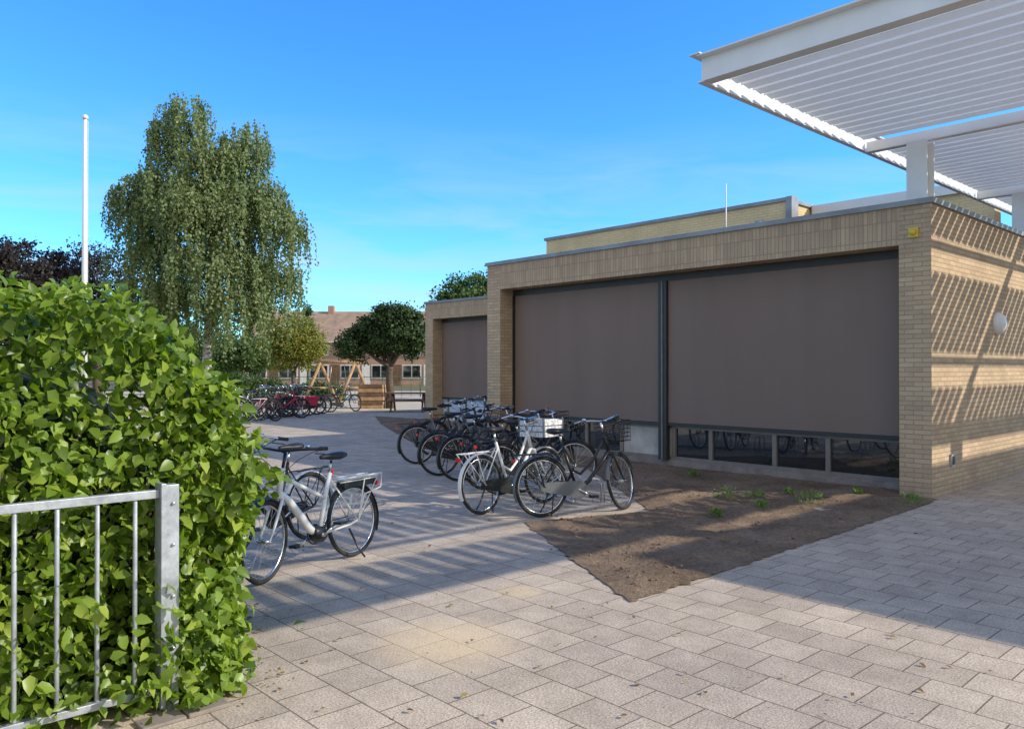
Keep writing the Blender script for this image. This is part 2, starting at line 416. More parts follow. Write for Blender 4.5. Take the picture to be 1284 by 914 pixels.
for v in (.36,4.9):
    mb.ub(.97,UR+.03,v-.06,v+.06,Z0-.03,Z0-.015,'whitemetal'); mb.ub(.97,UR+.03,v-.01,v+.01,Z0-.015,Z0+.12,'whitemetal')
for u in (-2.3,-4.4):
    mb.ub(u-.03,u+.03,-3.6,8.9,Z0+.16,Z0+.24,'whitemetal')
mb.obj('beams',can)
mb=MB()
v=-3.42; t=math.radians(9)
while v<8.8:
    if abs(v-.36)>.14 and abs(v-4.9)>.14:
        R=Matrix.Translation((0,v,Z0+.10))@Matrix.Rotation(-t+random.gauss(0,.006),4,'X')
        for a,b in ((.90,-2.0),(-2.65,-4.1),(-4.75,-5.50)):
            mb.box((-a,-.082,-.003),(-b,.082,.003),'louvre',R)
            mb.box((-a-.001,-.087,-.028),(-b+.001,-.0822,.003),'whitemetal',R)
    v+=.245
mb.obj('louvres',can)
mb=MB()
for v in (.36,4.9):
    for u,zb in ((.26,3.86),(-5.3,0)):
        mb.ub(u-.13,u+.13,v-.13,v-.112,zb,Z0-.03,'whitemetal'); mb.ub(u-.13,u+.13,v+.112,v+.13,zb,Z0-.03,'whitemetal'); mb.ub(u-.01,u+.01,v-.112,v+.112,zb,Z0-.03,'whitemetal')
        mb.ub(u-.17,u+.17,v-.17,v+.17,zb,zb+.02,'whitemetal')
mb.obj('posts',can)
ec=empty('added_shade_canopy',FR)  # unseen slab on columns, added and sized to shade the right-hand paving
mb=MB(); mb.ub(-6.33,-13,-.16,14,4.68,4.95,'whitemetal')
mb.obj('shade_slab',ec); mb=MB()
for u in (-6.7,-12.6):
    for v in (.3,6.8,13.5): mb.tube([(-u,v,0),(-u,v,4.68)],.09,'whitemetal',16)
mb.obj('columns',ec)
# ---------------------------------------------------------------- fence
fe=empty('bar_fence',Matrix.Identity(4))
mb=MB(); mb.M=FR
U=.14
mb.ub(U-.03,U+.03,-9.465,-9.40,0,1.09,'galv')
mb.ub(U-.045,U+.045,-9.49,-9.465,0.02,1.10,'galv')
for z in (1.03,.09): mb.ub(U-.02,U+.02,-15,-9.49,z,z+.04 if z>.5 else z+.035,'galv')
v=-9.43-.165
while v>-14.9: mb.tube([(-U,v,.125),(-U,v,1.03)],.011,'galv',10); v-=.165
for v in (-12.2,-15.0): mb.ub(U-.03,U+.03,v-.06,v,0,1.08,'galv')
for z in (.3,.55,.8,1.0): mb.tube([(-U+.03,-9.43,z),(-U+.042,-9.43,z)],.009,'spoke',6)
mb.obj('post_rails_bars',fe,bevel=.003)
# ---------------------------------------------------------------- leaves
def leaf_obj(name,P,T,Nn,Lh,Wd,mat,six=False,parent=None):
    P=np.asarray(P,float);T=np.asarray(T,float);Nn=np.asarray(Nn,float)
    T/=np.linalg.norm(T,axis=1,keepdims=True)+1e-9
    S=np.cross(T,Nn); S/=np.linalg.norm(S,axis=1,keepdims=True)+1e-9
    N2=np.cross(S,T); n=len(P); Lh=np.broadcast_to(Lh,(n,))[:,None]; Wd=np.broadcast_to(Wd,(n,))[:,None]
    if six:
        co=[P, P+T*Lh*.28+S*Wd*.46+N2*Wd*.14, P+T*Lh*.62+S*Wd*.36+N2*Wd*.08, P+T*Lh-N2*Lh*.12, P+T*Lh*.62-S*Wd*.36+N2*Wd*.08, P+T*Lh*.28-S*Wd*.46+N2*Wd*.14, P+T*Lh*.45]
        k=7; tri=np.array([[0,1,6],[1,2,6],[2,3,6],[3,4,6],[4,5,6],[5,0,6]])
    else:
        co=[P,P+T*Lh*.5+S*Wd*.5,P+T*Lh,P+T*Lh*.5-S*Wd*.5]; k=4; tri=np.array([[0,1,2,3]])
    V=np.stack(co,1).reshape(-1,3)
    Fc=(np.arange(n)[:,None,None]*k+tri[None]).reshape(-1,tri.shape[1])
    me=bpy.data.meshes.new(name); me.vertices.add(len(V)); me.vertices.foreach_set('co',V.astype(np.float32).ravel())
    fn=Fc.shape[1]; me.loops.add(Fc.size); me.loops.foreach_set('vertex_index',Fc.ravel().astype(np.int32))
    me.polygons.add(len(Fc)); me.polygons.foreach_set('loop_start',(np.arange(len(Fc))*fn).astype(np.int32)); me.polygons.foreach_set('loop_total',np.full(len(Fc),fn,np.int32))
    me.update(calc_edges=True); me.materials.append(M[mat])
    if six: me.polygons.foreach_set('use_smooth',np.ones(len(Fc),bool))
    o=bpy.data.objects.new(name,me); scn.collection.objects.link(o)
    if parent: o.parent=parent
    return o
def rnd(n,s=1.0): return rng.normal(0,s,(n,3))
from mathutils import noise as mn
hd=empty('hedge',Matrix.Identity(4))
def vend(u,z):
    return -9.13+.31*(u-.3)+.16*math.sin(math.pi*min(1,max(0,z)/1.8))
def htop(e): return 2.05-.64*math.exp(-max(e,0)/.36)
pts=[];nor=[]
def addp(u,v,z,nu,nv,nz,sd=.13):
    nz_=mn.noise(Vector((u*2.2,v*2.2,z*2.2)))*.2+mn.noise(Vector((u*6,v*6,z*6+4)))*.11
    dep=-abs(random.gauss(0,sd))+.02
    k=nz_+dep
    u+=nu*k;v+=nv*k;z+=nz*k*.8
    if z<.02: z=.02+random.random()*.05
    pts.append(tuple(W(u,v,z))); w=W(nu,nv,nz)-W(0,0,0); nor.append(tuple(w))
for i in range(14500):
    v=-9.0-(random.random()**1.35)*4.3; z=random.uniform(0,2.08)
    e=-9.0-v
    if z>htop(e)+.03: continue
    addp(.24+.1*(z/2),v,z,-1,0,.1)
for i in range(6000):
    u=random.uniform(.2,2.7); z=random.uniform(0,2.0)
    if z>1.5+.1*math.sin(u*5): continue
    addp(u,vend(u,z),z,-.1,1,.05)
for i in range(5600):
    u=random.uniform(.22,2.7); e=random.random()**1.7*4.5
    z=htop(e); v=vend(u,1.6)-e
    s=math.exp(-e/.28); addp(u,v,z+.03*random.random(),0,s*.8,1,.09)
for i in range(1800):
    v=random.uniform(-13.5,-8.4); z=random.uniform(0,1.95); addp(2.75,v,z,1,0,.1)
for i in range(150):
    u=random.uniform(.3,2.6); e=random.uniform(0,4); z=htop(e); v=vend(u,1.6)-e
    hgt=random.uniform(.05,.22); lu,lv=random.uniform(-.08,.08),random.uniform(-.05,.1)
    if i>80: u,v,z=.2,-9.1-random.random()*3,random.uniform(.1,1.6); lu,lv=-.15,random.uniform(-.1,.1)
    if i>125: u=random.uniform(.2,2.4); z=random.uniform(.2,1.6); v=vend(u,z)-.02; lu,lv=random.uniform(-.1,.1),.16
    for j in range(int(hgt/.022)):
        t_=j*.022; pts.append(tuple(W(u+lu*t_/.2,v+lv*t_/.2,z+t_*(1 if i<=80 else .5)))); nor.append((random.gauss(0,1),random.gauss(0,1),.6))
for i in range(520):
    v=-9.42+random.gauss(0,.16)+.05; u=.12+random.gauss(0,.07); z=abs(random.gauss(0,.28))
    if z<.7: pts.append(tuple(W(u,v,z+.02))); nor.append(tuple(W(-1,.4,.2)-W(0,0,0)))
P=np.array(pts);Nr=np.array(nor); n=len(P)
Nr=Nr/np.linalg.norm(Nr,axis=1,keepdims=True)
Nl=Nr*.7+np.array([.1,0,.6])+rnd(n,.6); T=np.array([0,0,-.5])+Nr*.5+rnd(n,.8)
L=rng.uniform(.038,.095,n)
leaf_obj('foliage',P,T,Nl,L,L*rng.uniform(.6,.8,n),'hedgeleaf',True,hd)
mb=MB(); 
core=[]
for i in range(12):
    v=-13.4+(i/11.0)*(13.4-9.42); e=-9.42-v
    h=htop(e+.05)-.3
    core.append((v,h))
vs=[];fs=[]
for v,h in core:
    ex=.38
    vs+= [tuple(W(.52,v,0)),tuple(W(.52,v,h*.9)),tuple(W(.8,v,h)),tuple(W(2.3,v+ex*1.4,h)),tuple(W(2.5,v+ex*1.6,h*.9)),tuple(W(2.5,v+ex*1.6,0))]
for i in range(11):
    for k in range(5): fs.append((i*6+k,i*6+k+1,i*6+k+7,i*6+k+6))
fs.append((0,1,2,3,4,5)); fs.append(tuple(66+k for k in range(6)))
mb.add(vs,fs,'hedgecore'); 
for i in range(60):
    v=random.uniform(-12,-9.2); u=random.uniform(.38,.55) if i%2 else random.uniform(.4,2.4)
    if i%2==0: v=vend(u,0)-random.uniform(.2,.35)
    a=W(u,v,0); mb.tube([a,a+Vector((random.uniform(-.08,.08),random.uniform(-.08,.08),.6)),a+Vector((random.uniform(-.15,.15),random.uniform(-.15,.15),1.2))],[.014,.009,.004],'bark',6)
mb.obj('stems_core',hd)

def limb(mb,a,b,r0,r1,mat,wig=.08,n=5):
    a=Vector(a);b=Vector(b);pts=[];L=(b-a).length
    for i in range(n+1):
        t=i/n; p=a.lerp(b,t); 
        if 0<i<n: p+=Vector((random.gauss(0,1),random.gauss(0,1),random.gauss(0,.5)))*L*wig*.5
        pts.append(p)
    mb.tube(pts,[r0+(r1-r0)*i/n for i in range(n+1)],mat,8); return pts
def tree(name,base,lobes,trunk_h,trunk_r,leaf,nclump,per,csz,lsz,bark='bark',flat=.6):
    e=empty(name,Matrix.Translation(base)); P=[];N_=[]
    mb=MB(); top=(0,0,trunk_h); tp=limb(mb,(0,0,-.05),top,trunk_r,trunk_r*.7,bark,.03)
    vol=np.array([l[3]*l[4]*l[5] for l in lobes])**.75; vol/=vol.sum()
    cs=[]
    for i in range(nclump):
        l=lobes[rng.choice(len(lobes),p=vol)]
        d=rnd(1)[0]; d/=np.linalg.norm(d); r=rng.random()**.4
        c=np.array(l[:3])+d*r*np.array(l[3:6]); cs.append(c)
        k=int(per*rng.uniform(.5,1.4)); 
        q=c+rnd(k,1)*np.array([1,1,flat])*csz*rng.uniform(.6,1.2); P.append(q); N_.append(np.tile(d,(k,1))+rnd(k,.7)+np.array([0,0,.4]))
    for l in lobes:
        pl=limb(mb,tp[-1] if l[2]>trunk_h else tp[-2],l[:3],trunk_r*.55,trunk_r*.15,bark)
        for j in range(7):
            c=cs[rng.integers(len(cs))]
            if np.linalg.norm(c-np.array(l[:3]))<max(l[3:6])*1.1: limb(mb,pl[random.randint(2,5)],tuple(c),trunk_r*.16,trunk_r*.03,bark,.1,4)
    mb.obj('trunk_limbs',e,).location=(0,0,0)
    P=np.concatenate(P);N_=np.concatenate(N_);n=len(P);s=rng.uniform(.7,1.3,n)*lsz
    leaf_obj('crown_leaves',P,rnd(n)+np.array([0,0,-.4]),N_,s,s*.75,leaf,False,e)
    return e
def birch(name,base,k=1.0):
    e=empty(name,Matrix.Translation(base)); mb=MB()
    tp=limb(mb,(0,0,-.1),(.2,0,7.5),.24,.14,'birchbark',.02,8); tp+=limb(mb,(.2,0,7.5),(-.6,0,12.9),.14,.02,'birchbark',.03,6)
    lobes=[(-.9,0,12.4,1.3,1.3,1.5),(-2.1,.3,11.7,.8,1.1,1.2),(1.6,.2,11.1,1.0,1.4,1.7),(.1,0,10.8,1.9,1.8,1.4),(-1.8,-.3,9.4,1.9,1.9,1.3),(-3.3,.2,9.1,.9,1.3,1.2),(1.9,-.3,8.9,1.8,1.9,1.5),(3.5,0,7.8,.9,1.4,1.2),(0,-.6,8.4,2.4,2.4,1.6),(-2.9,.2,6.8,1.3,1.8,1.5),(.4,-.4,6.2,2.6,2.6,1.7),(2.9,.2,5.6,1.2,1.6,1.5),(-1.9,0,4.9,1.6,2.0,1.2),(1.6,-.4,4.3,1.8,2,1.1)]
    vol=np.array([l[3]*l[4]*l[5] for l in lobes])**.7; vol/=vol.sum()
    for l in lobes:
        hz=max(2.0,min(12.6,l[2]-1.2)); st=min(tp,key=lambda p:abs(p.z-hz)); pl=limb(mb,st,l[:3],.075,.02,'birchbark',.08)
        for j in range(5):
            d=rnd(1)[0]; d/=np.linalg.norm(d); limb(mb,pl[random.randint(2,5)],tuple(np.array(l[:3])+d*np.array(l[3:6])*.8),.022,.006,'bark',.1,4)
    P=[];N_=[]
    for i in range(900):
        l=lobes[rng.choice(len(lobes),p=vol)]
        d=rnd(1)[0]; d/=np.linalg.norm(d); d[2]=abs(d[2])*.9-.1*rng.random(); r=rng.random()**.3
        c0=np.array(l[:3])+d*r*np.array(l[3:6])
        lnb=rng.uniform(.6,2.5)
        for b in range(rng.integers(3,7)):
            c=c0+rnd(1,.15)[0]
            ln=lnb*rng.uniform(.6,1.15); out=np.array([d[0],d[1],0])*.35*rng.uniform(.3,1)
            m=int(ln/.06); t=np.linspace(0,1,m)[:,None]
            q=c+out*np.minimum(t*3,1)+np.array([0,0,-1])*ln*(t**1.3)+rnd(m,.045)+rnd(1,.1)*t
            q=q[q[:,2]>1.5]
            P.append(q); N_.append(np.tile([d[0],d[1],.4],(len(q),1))+rnd(len(q),.6))
    P=np.concatenate(P);N_=np.concatenate(N_);n=len(P);s=rng.uniform(.10,.17,n)
    mb.obj('trunk_limbs',e).location=(0,0,0)
    leaf_obj('hanging_foliage',P,rnd(n,.5)+np.array([0,0,-1]),N_,s,s*.7,'birchleaf',False,e)
def XY(px,d): return ((px-642)/1000*d,d,0)
birch('weeping_birch_tree',XY(259,35))
tree('round_crown_tree',XY(489,33.5),[(.35,0,3.35,1.15,1.1,.95),(-.75,.1,3.15,.85,.9,.75),(.95,.1,3.0,.55,.8,.85),(-1.5,0,2.65,.75,.8,.7),(.2,-.2,3.9,.8,.8,.55),(-.2,0,2.7,.9,.9,.5)],1.75,.19,'darkleaf',460,85,.17,.11)
tree('copper_beech_tree',XY(20,34),[(0,0,5.6,2.6,2.4,1.5),(-2,0,6.0,1.8,1.8,1.4),(1.5,0,4.7,2.0,1.8,1.2),(.5,0,3.4,2.4,2.2,1.5)],2.5,.3,'purpleleaf',420,70,.28,.16)
tree('copper_beech_tree',XY(122,40),[(0,0,5.4,1.5,2.0,2.6),(.8,0,4.0,1.6,1.8,2.0),(-.8,0,6.6,1.0,1.2,1.6)],2.5,.25,'purpleleaf',230,55,.28,.13)
tree('yellowing_maple_tree',XY(368,48),[(0,0,3.7,1.6,1.4,1.3),(-.6,0,2.8,1.5,1.4,1.2),(.8,0,2.9,1.2,1.2,1.3)],1.5,.16,'yellowleaf',300,60,.22,.13)
tree('garden_tree',XY(322,52),[(0,0,2.6,1.6,1.8,1.1),(-1.8,0,2.4,1.6,1.5,1.1)],1.2,.14,'midleaf',260,50,.25,.15)
tree('garden_tree',XY(230,60),[(0,0,3.6,3.0,1.8,1.9),(-4.2,0,3.4,3.0,2.5,1.8),(3.2,0,2.8,2.4,2,1.5),(-9,0,3.4,3.5,2.5,2.0)],1.2,.14,'midleaf',420,60,.4,.2)
tree('lime_tree',XY(588,42),[(0,0,5.2,1.7,1.8,1.5),(1.6,0,5.5,1.6,1.8,1.4),(-1.1,0,4.9,1.0,1.2,1.0),(3.5,0,5.0,1.8,1.8,1.4)],2.8,.22,'midleaf',330,60,.26,.15)
tree('conifer_tree',XY(386,66),[(0,0,5.0,.55,.55,1.2),(0,0,6.3,.3,.3,1.2),(0,0,3.5,.9,.9,1.2)],1.5,.12,'darkleaf',140,50,.16,.14)
tree('shrub_bed',XY(295,41),[(-2,0,.6,2.0,.8,.8),(0,0,.7,1.8,.8,.8),(2,.2,.5,1.6,.8,.6),(4.2,.4,.4,1.6,.7,.5)],.3,.06,'midleaf',260,60,.2,.12)
tree('distant_trees',(-45,115,0),[(x_,random.uniform(-5,5),random.uniform(2,4.5),5.5,4,random.uniform(2.5,4.5)) for x_ in range(-60,95,7)],1.5,.3,'midleaf',900,60,.9,.5)
mb=MB(); mb.tube([(0,0,0),(0,0,4.5),(0,0,8.55)],[.085,.075,.05],'whitemetal',14); mb.tube([(0,0,8.55),(0,0,8.6),(0,0,8.66),(0,0,8.68)],[.07,.08,.06,.01],'whitemetal',14)
mb.tube([(.09,0,1.2),(.075,0,8.5)],.006,'spoke',4); mb.tube([(0,0,0),(0,0,.3)],.13,'galv',14)
mb.obj('flagpole',mw=Matrix.Translation(XY(106,22)))
# ---------------------------------------------------------------- houses
hs=empty('terraced_houses',Matrix.Translation((-28,80,0)))
mb=MB(); XL=1.0
mb.box((XL,0,0),(26,8,4.6),'hbrick'); 
mb.add([(XL,0,4.6),(26,0,4.6),(26,8,4.6),(XL,8,4.6),(XL,4,7.6),(26,4,7.6)],[(3,0,4),(1,2,5)],'hbrick')
o=mb.obj('walls',hs); o.location=(0,0,0)
mb=MB()
for sg in (0,1):
    y0,y1=(-.4,4) if sg==0 else (8.4,4)
    mb.add([(XL-.3,y0,4.4),(26.3,y0,4.4),(26.3,y1,7.72),(XL-.3,y1,7.72)],[(0,1,2,3) if sg==0 else (3,2,1,0)],'rooftile')
mb.box((XL-.3,-.5,4.3),(26.3,-.38,4.42),'whiteframe')
for i in range(4): mb.box((2.5+i*6.2,3.6,7.2),(3.1+i*6.2,4.4,8.3),'hbrick')
mb.obj('roof_gutter',hs).location=(0,0,0)
mb=MB()
for i in range(8):
    x=XL+.5+i*3.1
    for z in ((.7,2.1),(3.0,4.1)):
        mb.box((x,-.06,z[0]),(x+1.9,0.02,z[1]),'whiteframe'); mb.box((x+.1,-.08,z[0]+.1),(x+.9,-.05,z[1]-.1),'glass'); mb.box((x+1.0,-.08,z[0]+.1),(x+1.8,-.05,z[1]-.1),'glass')
    mb.box((x+2.15,-.05,0),(x+2.95,.02,2.1),'whiteframe' if i%2 else 'darkwood')
mb.obj('windows_doors',hs).location=(0,0,0)
mb=MB()
for i in range(60):
    x=-34+i*.55; mb.tube([(x,47,0),(x,47,1.25)],.03 if i%4==0 else .012,'bgreen',6)
for z in (.15,.45,.75,1.2): mb.tube([(-34,47,z),(-1.5,47,z)],.02,'bgreen',6)
mb.obj('playground_fence')
mb=MB()
x0,_y,_=XY(400,36); x1=XY(444,36)[0]
for x in (x0,x1):
    mb.tube([(x-.75,36,0),(x,36.3,1.95)],.07,'wood',10); mb.tube([(x+.75,36.6,0),(x,36.3,1.95)],.07,'wood',10)
    mb.tube([(x-.45,36.1,.8),(x+.45,36.45,.8)],.05,'wood',8)
mb.tube([(x0-.3,36.3,1.97),(x1+.3,36.3,1.97)],.07,'wood',10)
for k in range(16):
    a=2*math.pi*k/16; b=2*math.pi*(k+1)/16; c=(x0+x1)/2
    mb.tube([(c+.45*math.cos(a),36.3+.45*math.sin(a),.5),(c+.45*math.cos(b),36.3+.45*math.sin(b),.5)],.035,'black',6)
for sx in (-.45,.45): mb.tube([((x0+x1)/2+sx,36.3,.5),((x0+x1)/2+sx*.6,36.3,1.95)],.012,'spoke',5)
mb.obj('wooden_swing')
mb=MB()
for k in range(6):
    z=k*.17; w=.55-.02*abs(k-2.5)
    for y in (-.5,.46): mb.box((-w,y,z+.01),(w,y+.04,z+.16),'darkwood' if k%2 else 'wood')
    for x in (-w,w-.04): mb.box((x+.001,-.45,z+.012),(x+.039,.455,z+.158),'wood' if k%3 else 'darkwood')
mb.box((-.5,-.44,.0),(.5,.45,.9),'soil')
o=mb.obj('wooden_planter',mw=Matrix.Translation(XY(467,33.5)),bevel=.01)
mb=MB()
mb.box((-.9,-.35,.70),(.9,.35,.75),'darkwood')
for y in (-.75,.5): mb.box((-.9,y,.42),(.9,y+.25,.46),'darkwood')
for x in (-.6,.6):
    mb.tube([(x,-.6,0),(x,-.2,.7)],.04,'darkwood',6); mb.tube([(x,.6,0),(x,.2,.7)],.04,'darkwood',6); mb.tube([(x,-.7,.4),(x,.7,.4)],.03,'darkwood',6)
mb.obj('picnic_table',mw=Matrix.Translation(XY(512,31)))
# ---------------------------------------------------------------- bicycles
def bike_mesh(kind,frame,steer,basket,fend,detail=True):
    mb=MB(); R=.335
    I=Matrix.Identity(4)
    def wheel(c):
        n=44 if detail else 24
        mb.ring(c,R-.018,.0195,'tyre',n,8 if detail else 5); mb.ring(c,R-.043,.010,'chrome' if frame=='bwhite' or kind=='s' else 'black' ,n,6 if detail else 4)
        mb.tube([(c[0],-.045,c[2]),(c[0],.045,c[2])],.022,'chrome',10); mb.tube([(c[0],-.07,c[2]),(c[0],.07,c[2])],.007,'chrome',6)
        ns=28 if detail else 12
        for k in range(ns):
            a=2*math.pi*k/ns; b=a+(.5 if k%4<2 else -.5); sy=.03 if k%2 else -.03
            mb.tube([(c[0]+.02*math.cos(b),sy,c[2]+.02*math.sin(b)),(c[0]+(R-.045)*math.cos(a),0,c[2]+(R-.045)*math.sin(a))],.0012 if detail else .0015,'spoke',3,cap=False)
    rh=(0,0,R); fh=(1.1,0,R)
    wheel(rh)
    mb.arc(rh,R+.022,28 if kind!='e' else 40,205,.028,fend)
    mb.tube([(0,.04,R),(-.3,.035,.52)],.004,'black',4)
    BB=Vector((.45,0,.28)); ST=Vector((.27,0,.80)); HT=Vector((.83,0,.90)); HB=Vector((.89,0,.68))
    fr=.019 if kind!='e' else .023
    mb.tube([BB,ST],fr*.9,frame,10)
    mb.tube([HT,HB],fr*1.15,frame,10)
    if kind=='e':
        mb.tube([BB,(.55,0,.34),(.78,0,.62),HB+Vector((0,0,.03))],[.032,.036,.034,.026],frame,10)
        mb.tube([ST+Vector((.07,0,-.22)),HT-Vector((-.01,0,.07))],fr*.8,frame,10)
        mb.loft([(.39,.28,.05,.06),(.42,.28,.055,.075),(.50,.29,.055,.075),(.53,.3,.045,.05)],'black')
    elif kind=='d':
        mb.tube([BB,HB],fr,frame,10); mb.tube([ST-Vector((-.02,0,.07)),HT-Vector((-.01,0,.03))],fr*.9,frame,10)
    else:
        mb.tube([BB,(.6,0,.36),(.76,0,.53),HB+Vector((-.0,0,.02))],fr*1.15,frame,10)
        mb.tube([ST+Vector((.09,0,-.28)),(.5,0,.45),(.66,0,.58),(.78,0,.76),HT-Vector((-.0,0,.05))],fr*.85,frame,10)
    for s in (-1,1):
        mb.tube([BB+Vector((0,s*.03,0)),(.1,s*.055,.31),(0,s*.06,R)],.010,frame,7)
        mb.tube([(.285,s*.018,.74),(0,s*.06,R)],.008,frame,7)
        rk='black' if frame!='bwhite' else frame
        mb.tube([(.2,s*.055,.70),(-.05,s*.065,.70),(-.3,s*.06,.70),(-.34,s*.03,.70)],.007,rk,6)
        mb.tube([(0,s*.07,R),(-.12,s*.065,.70)],.006,rk,6); mb.tube([(0,s*.07,R),(-.3,s*.06,.69)],.005,rk,6)
    for x in (.12,-.02,-.16,-.3): mb.tube([(x,-.06,.70),(x,.06,.70)],.006,'black' if frame!='bwhite' else frame,6)
    if kind=='e':
        mb.box((-.32,-.07,.715),(.16,.07,.728),frame); mb.box((-.30,-.05,.64),(.14,.05,.694),'black')
        for s in (-1,1): mb.tube([(.16,s*.09,.735),(-.34,s*.09,.735),(-.34,s*.07,.6),(-.1,s*.07,.56),(0,s*.07,R)],.008,frame,6)
    mb.box((-.36,-.03,.62),(-.335,.03,.66),'redlens')
    mb.tube([ST,(.245,0,.91)],.013,'chrome',8)
    mb.loft([(.10,.955,.03,.015),(.115,.95,.085,.032),(.17,.945,.10,.038),(.24,.945,.07,.032),(.31,.95,.032,.026),(.37,.95,.022,.02),(.385,.948,.01,.01)],'saddle')
    mb.tube([(BB.x,-.07,BB.z),(BB.x,.07,BB.z)],.018,'chrome',8)
    mb.ring((BB.x,-.05,BB.z),.085,.006,'chrome' if kind=='d' else 'black',20,5)
    for s,a in ((-1,-.5),(1,math.pi-.5)):
        q=(BB.x+.17*math.cos(a),s*.08,BB.z+.17*math.sin(a)); mb.tube([(BB.x,s*.075,BB.z),q],.010,'chrome',6)
        mb.box((q[0]-.045,q[1]+(0 if s>0 else -.09),q[2]-.012),(q[0]+.045,q[1]+(.09 if s>0 else 0),q[2]+.012),'black')
    cc='black' if frame not in('bgrey','black') or fend!='bgrey' else 'bgrey'
    if kind=='e':
        for dz in (.08,-.03): mb.tube([(BB.x,-.055,BB.z+dz*.9),(0,-.055,R+dz*.4)],.005,'black',4)
    else:
        out=[];n=10
        for k in range(n+1):
            a=-math.pi/2+math.pi*k/n; out.append((BB.x+.1*math.cos(a),BB.z+.1*math.sin(a)))
        for k in range(n+1):
            a=math.pi/2+math.pi*k/n; out.append((.0+.05*math.cos(a),R+.05*math.sin(a)))
        m_=len(out); vs=[(x,-.068,z) for x,z in out]+[(x,-.045,z) for x,z in out]
        mb.add(vs,[tuple(range(m_)),tuple(range(m_,2*m_))[::-1]]+[(k,m_+k,m_+(k+1)%m_,(k+1)%m_) for k in range(m_)],cc)
    mb.tube([(.12,.06,.28),(.08,.12,.1),(.05,.17,.01)],.009,'black',6)
    if kind!='e' : mb.tube([(.12,-.05,.28),(.08,-.09,.1),(.05,-.12,.02)],.007,'black',6)
    ax=(HT-HB).normalized(); mb.M=Matrix.Translation(HB)@Matrix.Rotation(steer,4,ax)@Matrix.Translation(-HB)
    wheel(fh)
    mb.arc(fh,R+.022,20,175 if kind!='e' else 150,.028,fend)
    mb.tube([(1.1,.04,R),(1.1-.36,.03,.46)],.004,'black',4)
    fk=frame
    mb.tube([HB+Vector((.0,0,-.01)),(.90,0,.655)],.026,fk,10)
    for s in (-1,1):
        mb.tube([(.90,s*.045,.66),(.96,s*.05,.56),(1.05,s*.05,.40),(1.1,s*.05,R)],[.014,.014,.011,.008],fk,8)
    mb.tube([(.90,-.055,.665),(.90,.055,.665)],.018,fk,8)
    top=Vector((.79,0,1.03)); mb.tube([HT,top],.014,'chrome' if kind!='e' else 'black',8)
    mb.tube([top,(.84,0,1.045)],.013,'black',8)
    hb=[(.55,.29,1.03),(.66,.29,1.05),(.76,.26,1.075),(.83,.15,1.07),(.85,.04,1.05),(.85,-.04,1.05),(.83,-.15,1.07),(.76,-.26,1.075),(.66,-.29,1.05),(.55,-.29,1.03)]
    if kind=='e': hb=[(.66,.32,1.06),(.75,.3,1.065),(.82,.15,1.06),(.84,.04,1.05),(.84,-.04,1.05),(.82,-.15,1.06),(.75,-.3,1.065),(.66,-.32,1.06)]
    mb.tube(hb,.0115,'chrome' if kind!='e' else 'black',8)
    for s in (0,-1):
        a=Vector(hb[s]); b=Vector(hb[1 if s==0 else -2]); mb.tube([a,b],.017,'saddle',8); 
        b2=b+Vector((.07,0,-.005)); mb.tube([b,b2-Vector((0,.0,.03)),a+Vector((.04,0,-.04))],.005,'black',5)
        mb.tube([b,(b.x+.12,b.y*.6,b.z-.08),(HT.x+.03,0,HT.z-.05)],.0035,'black',4)
    mb.tube([(.76,.2,1.07),(.77,.2,1.10)],.025,'chrome',10)
    mb.tube([(.93,0,.83),(.97,0,.835),(1.0,0,.835)],[.02,.036,.036],'black',12); mb.tube([(1.0,0,.835),(1.004,0,.835)],.03,'bwhite',12)
    mb.tube([(.87,0,.82),(.94,0,.83)],.008,'black',6)
    if basket=='wire':
        x0,x1,z0,z1=.93,1.22,.80,1.04
        for k in range(6):
            z=z0+(z1-z0)*k/5; f=.85+.15*k/5
            q=[(x0,-.17*f,z),(x1,-.17*f,z),(x1,.17*f,z),(x0,.17*f,z)]
            mb.tube(q,.004 if k<5 else .007,'black',5,True)
        for k in range(9):
            t=-1+2*k/8
            for x in (x0,x1): mb.tube([(x,.145*t,z0),(x,.17*t,z1)],.003,'black',4)
            xx=x0+(x1-x0)*k/8
            for s in (-1,1): mb.tube([(xx,s*.145,z0),(xx,s*.17,z1)],.003,'black',4)
            mb.tube([(xx,-.145,z0),(xx,.145,z0)],.003,'black',4)
    if basket=='crate':
        x0,x1,z0,z1=.90,1.24,.82,1.04
        for k in range(3):
            z=z0+k*.07
            for y in (-.22,.21): mb.box((x0,y,z),(x1,y+.012,z+.058),'news')
            for x in (x0,x1-.012): mb.box((x+.001,-.208,z),(x+.011,.209,z+.058),'news')
        mb.box((x0+.01,-.21,z0),(x1-.01,.21,z0+.01),'black'); 
        for x in (x0,x1-.02):
            for y in (-.222,.204): mb.box((x-.002,y,z0),(x+.02,y+.02,z1+.01),'bgrey')
        mb.box((x0+.03,-.19,z0+.02),(x1-.03,.19,z1+.015),'news',Matrix.Rotation(.02,4,'Y'))
    mb.M=I
    if basket=='bag':
        for s in (-1,1):
            mb.box((-.25,s*.075,.38),(.08,s*.17,.68),'bred' if fend=='bred' else 'black')
    return mb
cache={}
